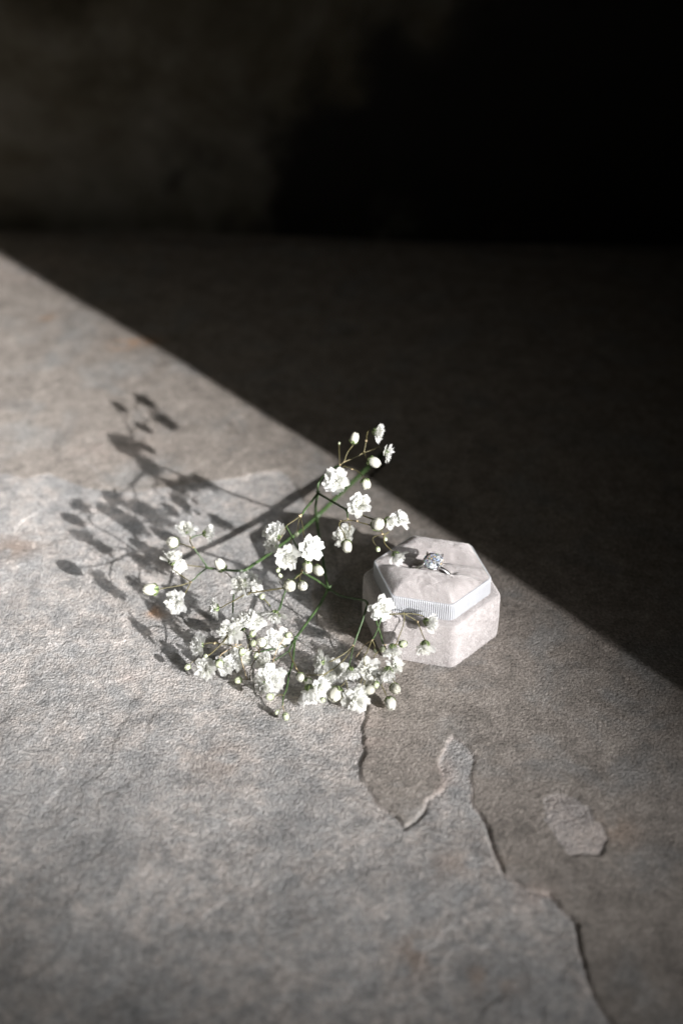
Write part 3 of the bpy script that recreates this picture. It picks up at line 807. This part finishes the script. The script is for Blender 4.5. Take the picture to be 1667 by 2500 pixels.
# middle group
branch(14, 30, .42, .36, (801, 1437), (775, 1418), (738, 1396))
knot(737, 1395, 30, .45)
branch(30, 20, .34, .24, (738, 1396), (720, 1412), (700, 1437), (690, 1462), (680, 1490))
branch(30, 40, .28, .2, (738, 1396), (745, 1368), (735, 1350), (718, 1322), (706, 1297), (698, 1282))
flower('H', 670, 1298, 38, 24, (-.35, .6, .6), [(733, 1260), (716, 1272), (700, 1283), (690, 1296)], 40, .18)
flower('O', 662, 1331, 36, 22, (-.5, -.1, .85), [(699, 1284), (688, 1310)], 39, .17)
flower('H', 703, 1362, 36, 25, (0, -.35, .95), [(712, 1311), (708, 1335)], 37, .17)
flower('O', 762, 1335, 38, 28, (.35, .1, .9), [(733, 1262), (739, 1285), (742, 1310)], 40, .15)
flower('T', 724, 1304, 37, 7, (-.2, -.8, .6), [(731, 1264), (727, 1285)], 40, .12)
flower('B', 751, 1382, 34, 13.5, (.1, -.95, .3), [(740, 1362), (745, 1366)], 34, .17)
flower('B', 776, 1392, 33, 14.5, (.5, -.55, .7), [(740, 1392), (755, 1388)], 31, .17)
flower('B', 707, 1430, 30, 18, (-.05, -.1, 1), [(738, 1398), (722, 1412)], 30, .2)
flower('B', 738, 1430, 30, 14.5, (.15, -.1, 1), [(733, 1402), (732, 1415)], 30, .18)
flower('T', 679, 1391, 33, 6.5, (-.2, -.9, .3), [(690, 1360), (680, 1378)], 36, .1)
flower('T', 685, 1406, 31, 6, (-.5, .6, .4), [(694, 1432), (683, 1422)], 29, .1)
branch(30, 25, .24, .2, (700, 1434), (660, 1440), (625, 1446), (605, 1447), mat=STEM_BROWN)
knot(627, 1445, 26, .35)
flower('O', 587, 1426, 24, 27, (-.55, .1, .85), [(613, 1447), (603, 1452)], 25, .18)
flower('O', 609, 1410, 22.5, 19, (.2, .55, .7), [(612, 1446), (612, 1432)], 25, .16)
flower('H', 623, 1431, 22, 18, (.7, .1, .5), [(613, 1446), (614, 1440)], 25, .16)
flower('T', 639, 1457, 23, 9, (.2, .5, .8), [(658, 1478), (648, 1466)], 20, .16)
branch(18, 23, .22, .18, (660, 1480), (648, 1465), (637, 1455), mat=STEM_GREEN)
flower('O', 669, 1506, 20, 27, (-.25, -.75, .35), [(690, 1460), (684, 1486)], 23, .22, STEM_GREEN)
# left cluster
knot(506, 1386, 17, .5, STEM_GREEN)
branch(17, 25, .3, .22, (506, 1386), (490, 1360), (472, 1336))
branch(17, 19, .26, .2, (506, 1386), (485, 1403), (467, 1421))
knot(472, 1337, 25, .3); knot(466, 1421, 19, .35)
flower('O', 454, 1290, 27, 24, (-.1, .75, .6), [(472, 1336), (465, 1322), (464, 1308)], 25, .17)
flower('H', 510, 1301, 26, 17, (1, .2, .25), [(472, 1336), (464, 1320), (471, 1311), (483, 1307)], 25, .19, STEM_GREEN)
flower('B', 422, 1324, 25, 16.5, (-.3, .15, .95), [(470, 1337), (457, 1332), (444, 1328)], 25, .16)
flower('H', 422, 1362, 22, 20, (.1, .95, .35), [(466, 1421), (440, 1403), (423, 1390)], 19, .17)
flower('O', 440, 1384, 19, 16, (.3, -.2, .9), [(506, 1386), (475, 1382), (455, 1380)], 17, .17)
flower('B', 371, 1439, 20, 18, (-1, .05, .3), [(466, 1421), (445, 1428), (430, 1431), (400, 1436)], 19, .17)
flower('O', 430, 1471, 17, 25, (-.2, -.25, .95), [(466, 1421), (457, 1440), (450, 1452)], 19, .18)
flower('B', 540, 1383, 18.5, 15, (-.55, .85, .3), [(570, 1418), (560, 1405), (552, 1397)], 20, .17)
flower('O', 520, 1484, 17, 25, (-.95, 0, .3), [(596, 1452), (578, 1463), (555, 1475), (540, 1483)], 24, .18)
branch(14, 15, .32, .26, (598, 1393), (580, 1420), (571, 1450), (567, 1510), (560, 1538))
branch(15, 9, .24, .18, (560, 1538), (545, 1566), (522, 1590), (506, 1602), mat=STEM_BROWN)
# low left cluster
branch(14, 10, .5, .42, (801, 1437), (778, 1480), (748, 1522), (720, 1560))
branch(10, 9, .3, .24, (720, 1560), (700, 1577), (668, 1584), (632, 1592))
branch(9, 12, .22, .17, (632, 1592), (600, 1587), (565, 1577), (530, 1570), mat=STEM_BROWN)
knot(720, 1560, 10, .5, STEM_GREEN); knot(632, 1592, 9, .35); knot(524, 1571, 12, .35); knot(575, 1574, 11, .3)
flower('O', 481, 1574, 13, 27, (-.7, .15, .8), [(530, 1570), (508, 1570)], 12, .17)
flower('O', 557, 1544, 15, 29, (-.3, -.1, .95), [(545, 1568), (552, 1560)], 13, .18)
flower('H', 590, 1517, 16, 25, (-.1, .85, .4), [(622, 1580), (605, 1556), (600, 1545)], 12, .2, STEM_GREEN)
flower('O', 626, 1514, 17, 27, (.35, .4, .8), [(622, 1565), (620, 1545)], 13, .17)
flower('O', 677, 1563, 12, 27, (.15, -.1, 1), [(700, 1578), (690, 1575)], 10, .18)
flower('T', 702, 1551, 14, 9, (.9, .3, .3), [(668, 1609), (678, 1582), (692, 1560)], 8, .13, NODE_TAN)
flower('T', 616, 1548, 16, 10, (.3, .9, .3), [(604, 1592), (607, 1565)], 10, .14)
flower('T', 617, 1570, 13, 10, (.2, .3, .9), [(632, 1590), (626, 1580)], 9, .15)
flower('B', 639, 1568, 13, 14.5, (-.3, .2, .9), [(632, 1590), (636, 1580)], 9, .17)
flower('O', 501, 1633, 6, 25, (-.35, -.1, .9), [(506, 1602), (506, 1614)], 8, .17)
flower('T', 503, 1603, 9, 6.5, (-.2, .7, .4), [(510, 1597)], 10, .12)
flower('O', 545, 1628, 6, 24, (-.2, -.45, .9), [(560, 1585), (556, 1606)], 9, .17)
flower('T', 535, 1618, 10, 12, (-.05, -.9, .5), [(590, 1573), (565, 1583), (545, 1594), (536, 1604)], 11, .14, NODE_TAN)
flower('O', 573, 1608, 8, 29, (-.25, .2, .9), [(585, 1578), (580, 1590)], 10, .18)
flower('H', 600, 1608, 8, 17, (.8, .1, .5), [(590, 1586), (592, 1598)], 10, .16)
flower('T', 590, 1593, 13, 10, (.05, 1, .3), [(603, 1658), (597, 1637), (590, 1612)], 3, .13, NODE_TAN)
flower('T', 459, 1628, 6, 9, (-.5, -.4, .7), [(500, 1604), (480, 1610), (468, 1618)], 8, .12)
flower('T', 626, 1603, 9, 9, (.1, .9, .5), [(610, 1658), (612, 1635), (620, 1615)], 3, .16)
flower('T', 583, 1660, 2.6, 10.5, (-.8, -.2, .5), [(612, 1658), (602, 1659)], 3, .16)
# low front cluster
branch(10, 11, .34, .28, (720, 1560), (711, 1578), (705, 1590))
branch(10, 4, .40, .2, (720, 1560), (714, 1618), (706, 1645), (700, 1680), (692, 1700), (690, 1722))
branch(11, 9, .24, .2, (705, 1590), (688, 1601), (668, 1613))
branch(11, 9, .24, .2, (705, 1590), (714, 1612), (724, 1632), mat=STEM_BROWN)
knot(705, 1590, 11, .35, STEM_GREEN); knot(668, 1613, 9, .32); knot(702, 1644, 7.5, .45, STEM_GREEN); knot(724, 1633, 9, .3); knot(690, 1718, 3.5, .3)
flower('H', 645, 1618, 9, 21, (-.5, .8, .4), [(668, 1613), (660, 1624)], 9, .17)
flower('O', 664, 1654, 8.5, 32, (.25, .25, .9), [(702, 1644), (690, 1640), (680, 1641)], 7.5, .2)
flower('O', 638, 1677, 6, 27, (-.7, -.4, .6), [(690, 1642), (664, 1668)], 7, .18)
flower('T', 660, 1701, 6, 11, (-.8, .1, .5), [(692, 1698), (684, 1696), (674, 1699)], 5, .16)
flower('T', 697, 1747, 2.6, 10, (.25, -.95, .3), [(690, 1720), (692, 1732)], 3.5, .16, NODE_TAN)
flower('T', 677, 1738, 2.2, 7, (-.6, -.5, .5), [(690, 1720), (684, 1730)], 3.5, .12)
flower('B', 733, 1653, 8, 12.5, (0, -.25, 1), [(724, 1633), (730, 1642)], 9, .16)
# right branch round the box corner
branch(14, 25, .45, .36, (801, 1437), (830, 1454), (862, 1461), (890, 1466), (897, 1476))
branch(25, 15, .4, .3, (897, 1476), (886, 1510), (872, 1550), (862, 1577))
knot(897, 1475, 25, .45, STEM_GREEN); knot(862, 1577, 15, .35)
flower('O', 931, 1486, 27, 29, (.25, -.15, .95), [(897, 1476), (905, 1480)], 25, .25)
branch(26, 19, .3, .22, (930, 1508), (920, 1540), (908, 1562))
branch(25, 12, .36, .28, (914, 1500), (924, 1535), (936, 1572), mat=STEM_GREEN)
knot(908, 1562, 19, .3); knot(938, 1575, 12, .35)
branch(27, 27, .26, .2, (950, 1500), (970, 1499), (986, 1498), mat=STEM_BROWN)
knot(986, 1498, 27, .3, STEM_BROWN)
flower('H', 1051, 1521, 24, 21, (.9, -.4, .4), [(986, 1498), (1012, 1499), (1034, 1505)], 27, .17)
flower('H', 1037, 1583, 18, 21, (-.05, -1, .25), [(986, 1498), (1005, 1509), (1019, 1520), (1029, 1545), (1036, 1560)], 27, .18)
knot(1019, 1519, 24.5, .32)
flower('H', 958, 1590, 16, 20, (.05, -1, .3), [(986, 1498), (985, 1522), (974, 1553), (966, 1572)], 27, .18)
flower('T', 982, 1572, 17, 11.5, (.95, .2, .3), [(966, 1574), (970, 1573)], 18, .14)
flower('T', 934, 1584, 11, 8.5, (-.3, -.5, .7), [(938, 1576)], 12, .14)
# low right cluster
flower('O', 778, 1614, 11, 26, (-.9, .1, .4), [(862, 1577), (838, 1597), (806, 1615)], 15, .2)
flower('O', 822, 1638, 6, 28, (.1, .2, .9), [(862, 1577), (842, 1608), (828, 1622)], 15, .15)
flower('O', 795, 1648, 6, 20, (-.3, .1, .9), [(842, 1608), (818, 1630), (805, 1638)], 12, .15)
branch(9, 8, .17, .15, (812, 1634), (790, 1646), (765, 1648), (748, 1648), mat=STEM_BROWN)
flower('H', 857, 1645, 10, 19, (.15, -1, .35), [(862, 1577), (858, 1600), (853, 1622)], 15, .2, STEM_GREEN)
flower('O', 900, 1640, 7, 30, (-.05, .25, .9), [(908, 1562), (897, 1588), (887, 1612)], 19, .17)
branch(19, 10, .17, .13, (908, 1562), (893, 1572), (884, 1581), (868, 1606), mat=NODE_TAN)
flower('T', 915, 1588, 14, 5, (.3, -.7, .4), [(908, 1562), (914, 1575)], 19, .13)
branch(11, 8, .17, .14, (938, 1576), (925, 1588), (912, 1604), mat=STEM_BROWN)
flower('O', 925, 1652, 6.5, 22, (.1, -.1, .95), [(912, 1604), (918, 1628)], 8, .15)
flower('H', 946, 1647, 8, 23, (-.1, -.85, .5), [(962, 1612), (966, 1634), (952, 1631)], 10, .18, STEM_GREEN)
flower('O', 968, 1624, 9, 20, (.5, .4, .7), [(938, 1576), (952, 1600), (960, 1612)], 12, .18)
flower('B', 752, 1667, 7, 13, (.4, -.9, .3), [(733, 1650), (741, 1657)], 8, .14)
flower('H', 757, 1698, 5, 29, (.1, -.95, .35), [(735, 1655), (745, 1672)], 8, .18)
flower('O', 785, 1682, 7, 26, (.6, -.25, .7), [(800, 1642), (778, 1660)], 8, .17)
flower('B', 821, 1692, 5, 19, (-.45, -.75, .5), [(845, 1660), (838, 1670)], 8, .17)
flower('B', 842, 1708, 3.2, 15, (.1, -.5, .4), [(846, 1665), (848, 1690)], 8, .17)
flower('O', 872, 1714, 5, 28, (.15, -.25, .95), [(880, 1665), (876, 1690)], 8, .17)
flower('O', 876, 1686, 7, 17, (-.2, .5, .8), [(884, 1655), (880, 1668)], 8, .15)
flower('B', 901, 1684, 6, 14.5, (.7, .1, .5), [(890, 1660), (888, 1676)], 8, .16)
flower('B', 964, 1681, 6, 15, (.2, -.2, .95), [(958, 1655), (962, 1668)], 8, .16)
flower('B', 952, 1715, 3.4, 16.5, (.1, -.75, .6), [(930, 1670), (940, 1692), (946, 1702)], 6, .16)
flower('T', 918, 1670, 6, 10, (-.3, -.6, .6), [(912, 1650)], 7, .13)
flower('T', 788, 1708, 3, 7, (.2, -.6, .5), None)

print('flowers', fcount, 'objects', len(bpy.data.objects))
